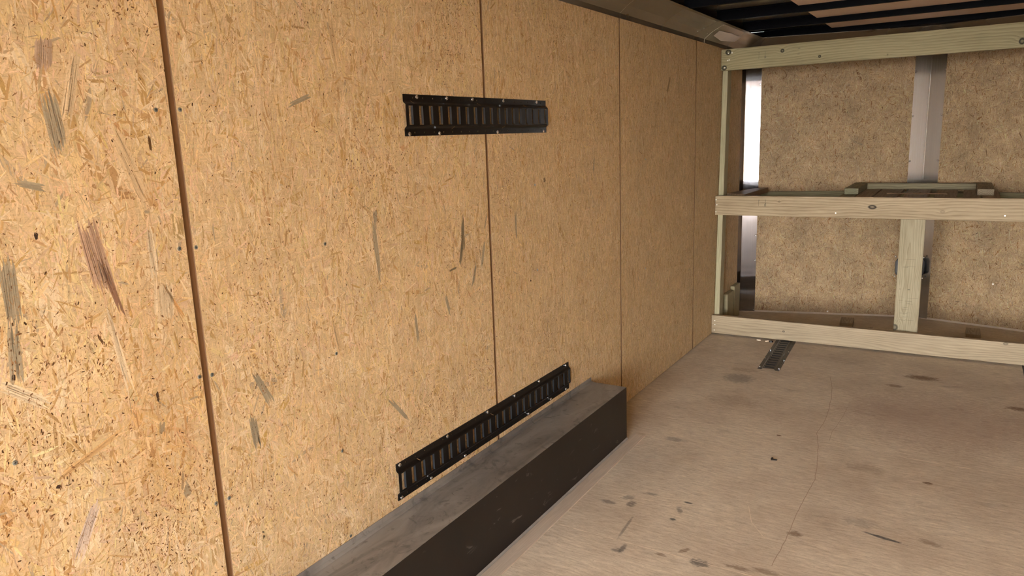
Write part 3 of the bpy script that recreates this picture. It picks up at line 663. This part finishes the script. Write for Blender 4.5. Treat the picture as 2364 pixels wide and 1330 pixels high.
board('cross_cleat', (.95, .098, .036), (.77, 5.242, .926), LG, 'flat cleat behind the middle beam carrying the slatted platform', 'cleat')
board('cross_cleat', (.92, .090, .036), (.77, 5.925, .926), LG, 'flat cleat under the back rail of the slatted platform', 'cleat')
sl = [(.880, .975), (.985, 1.121), (1.152, 1.290), (1.325, 1.450), (1.484, 1.574), (1.587, 1.677)]
SLM = [wood_material('slat_wood_%s' % n, tuple(v*f for v in (.42, .32, .22)), tuple(v*f for v in (.24, .17, .11)), pith=(.05, -.02*i), seed=70+i, freq=70) for i, (n, f) in enumerate((('a', 1.0), ('b', .85), ('c', 1.1)))]
SL = ['leftmost brown slat of the platform', 'second brown slat from the left of the platform', 'third brown slat from the left, under the stick', 'fourth brown slat from the left of the platform', 'fifth brown slat from the left, beside the right end block', 'rightmost brown slat of the platform, under the right end block']
plat = empty('slatted_platform', (.77, 5.2, .963)); tag(plat, 'low slatted wooden platform with raised rails on the shelf behind the middle beam', 'platform')
for i, (x0, x1) in enumerate(sl):
    yf = 5.236+.010*i; m = MB(); m.box((0, 0, 0), (6.005-yf, x1-x0, .021)); o = m.obj('slat', SLM[i % 3], plat, bevel=.0015)
    o.location = (x1-.77, yf-5.2, 0); o.rotation_euler = (0, 0, A(90))
def flat(name, x0, x1, y0, y1, z0, z1, mat, lab=None):
    m = MB()
    if (x1-x0) > (y1-y0): m.box((0, 0, 0), (x1-x0, y1-y0, z1-z0)); o = m.obj(name, mat, plat, bevel=.002); o.location = (x0-.77, y0-5.2, z0-.963)
    else: m.box((0, 0, 0), (y1-y0, x1-x0, z1-z0)); o = m.obj(name, mat, plat, bevel=.002); o.location = (x1-.77, y0-5.2, z0-.963); o.rotation_euler = (0, 0, A(90))
    if lab: o['label'] = lab
RB = wood_material('rail_pine', (.38, .33, .19), (.19, .16, .085), pith=(.05, -.03), seed=81, freq=90)
EB = wood_material('end_block_pine', (.40, .32, .20), (.16, .115, .06), pith=(.045, -.012), seed=85, freq=150)
flat('side_joist', .782, .872, 5.30, 5.99, .9632, .9845, LG)
flat('side_rail', .792, .880, 5.46, 6.01, .9848, 1.025, LG, 'dark greenish rail')
flat('side_rail', 1.556, 1.645, 5.45, 6.01, .9848, 1.025, EB, 'rail with pale end grain')
flat('back_rail', .882, 1.554, 5.922, 6.010, .9848, 1.025, RB)
m = MB(); n = 14
ST = wood_material('stick_wood', (.34, .22, .12), (.18, .11, .055), pith=(.01, -.01), seed=91, freq=200)
pts = [(i/n*.345, .002*math.sin(i*1.3), .0042+.0010*math.sin(i*2.1)) for i in range(n+1)]
vs = []
for j, (x, y, z) in enumerate(pts):
    r = .0045*(.85+.25*math.sin(j*1.9))
    for q in range(6): vs.append((x, y+r*math.cos(q*A(60)), z+.001+r*math.sin(q*A(60))))
m.add(vs, [(j*6+q, j*6+(q+1) % 6, (j+1)*6+(q+1) % 6, (j+1)*6+q) for j in range(n) for q in range(6)]+[tuple(range(5, -1, -1)), tuple(n*6+q for q in range(6))])
o = m.obj('wooden_stick', ST, loc=(1.050, 5.475, .985)); o.rotation_euler = (0, 0, A(4)); tag(o, 'thin brown stick lying across the slatted platform', 'stick')
for (x, y, a, lb) in ((1.195, 5.63, 20, 'left one of two loose shiny screws behind the stick'), (1.235, 5.64, -40, 'right one of two loose shiny screws behind the stick')):
    m = MB(); m.cyl((0, 0, .0032), .0030, .002, 10, 0, r2=.003); m.cyl((.002, 0, .0032), .0014, .026, 8, 0, r2=.0006)
    o = m.obj('loose_screw', MT['bolt'], loc=(x, y, .9842)); o.rotation_euler = (0, 0, A(a)); tag(o, lb, 'screw', 'loose screws on the slatted platform')

# ---------------------------------------------------------------- black box on the centre strip
jb = empty('junction_box', (1.181, 6.13, .395)); tag(jb, 'black rounded metal-screwed box on the nose wall, half hidden behind the centre post', 'box')
def rrect(w_, h_, r, n=6):
    P = []
    for cx, cz, a0 in ((w_/2-r, h_/2-r, 0), (-w_/2+r, h_/2-r, 90), (-w_/2+r, -h_/2+r, 180), (w_/2-r, -h_/2+r, 270)):
        for i in range(n+1): a = A(a0+90*i/n); P.append((cx+r*math.cos(a), cz+r*math.sin(a)))
    return P
def yprism(P, y0, y1, mat, name, parent, bevel=0):
    n = len(P); m = MB(); m.add([(x, y0, z) for x, z in P]+[(x, y1, z) for x, z in P], [tuple(range(n)), tuple(range(2*n-1, n-1, -1))]+[(i, (i+1) % n, n+(i+1) % n, n+i) for i in range(n)])
    return m.obj(name, mat, parent, bevel=bevel)
MT['box_grey'] = simple('dark_grey_plastic', (.035, .036, .04), .4)
yprism(rrect(.190, .128, .03), -.028, .012, MT['black'], 'body', jb, .002)
yprism(rrect(.168, .106, .022), -.031, -.0282, MT['box_grey'], 'lid', jb)
for x, z in ((-.098, .074), (.088, .076), (-.098, -.076), (.088, -.078)):
    s = bpy.data.objects.new('screw', dm); COL.objects.link(s); s.parent = jb; s.location = (x*.98, .006+.0*abs(x), z); s.rotation_euler = (A(90), 0, 0)

# ---------------------------------------------------------------- small things on the floor
def chip(x, y, sx_, sy_, a, mat, label, h=.006, z=.0004):
    m = MB(); P = [(-.5, -.3), (-.1, -.5), (.5, -.25), (.4, .35), (0, .5), (-.45, .2)]
    m.prism([(px*sx_, py*sy_) for px, py in P], 0, h); o = m.obj('wood_chip', mat, loc=(x, y, z)); o.rotation_euler = (0, 0, A(a)); tag(o, label, 'wood chip', 'wood chips on the floor')
chip(.343, 5.098, .028, .014, 0, MT['pale'], 'pale wood chip under the bottom beam, farther left of the floor track')
chip(.398, 5.092, .024, .012, 40, MT['pale'], 'pale wood chip under the bottom beam, right beside the black plug')
chip(.883, 5.70, .050, .030, 5, MT['pale'], 'pale wood chip on the nose floor beside the left flat block')
chip(.985, 5.74, .022, .018, 60, MT['edge_pale'], 'small wood chip on the nose floor left of the centre post')
m = MB(); m.cyl((0, 0, 0), .014, .008, 20, r2=.013); m.cyl((0, 0, .008), .009, .003, 20, r2=.007)
tag(m.obj('rubber_plug', MT['black'], loc=(.428, 5.088, .0004)), 'small round black plug on the floor beside the left floor track', 'plug')
MT['leaf'] = simple('dark_crumb', (.03, .022, .016), .8)
m = MB(); m.prism([(0, 0), (.022, .003), (.026, .010), (.010, .012), (.008, .028), (.001, .026), (-.002, .010)], 0, .0035)
o = m.obj('bark_crumb', MT['leaf'], loc=(.845, 3.175, .0004)); o.rotation_euler = (0, 0, A(10)); tag(o, 'tiny dark bark crumb lying in the middle of the floor', 'crumb')
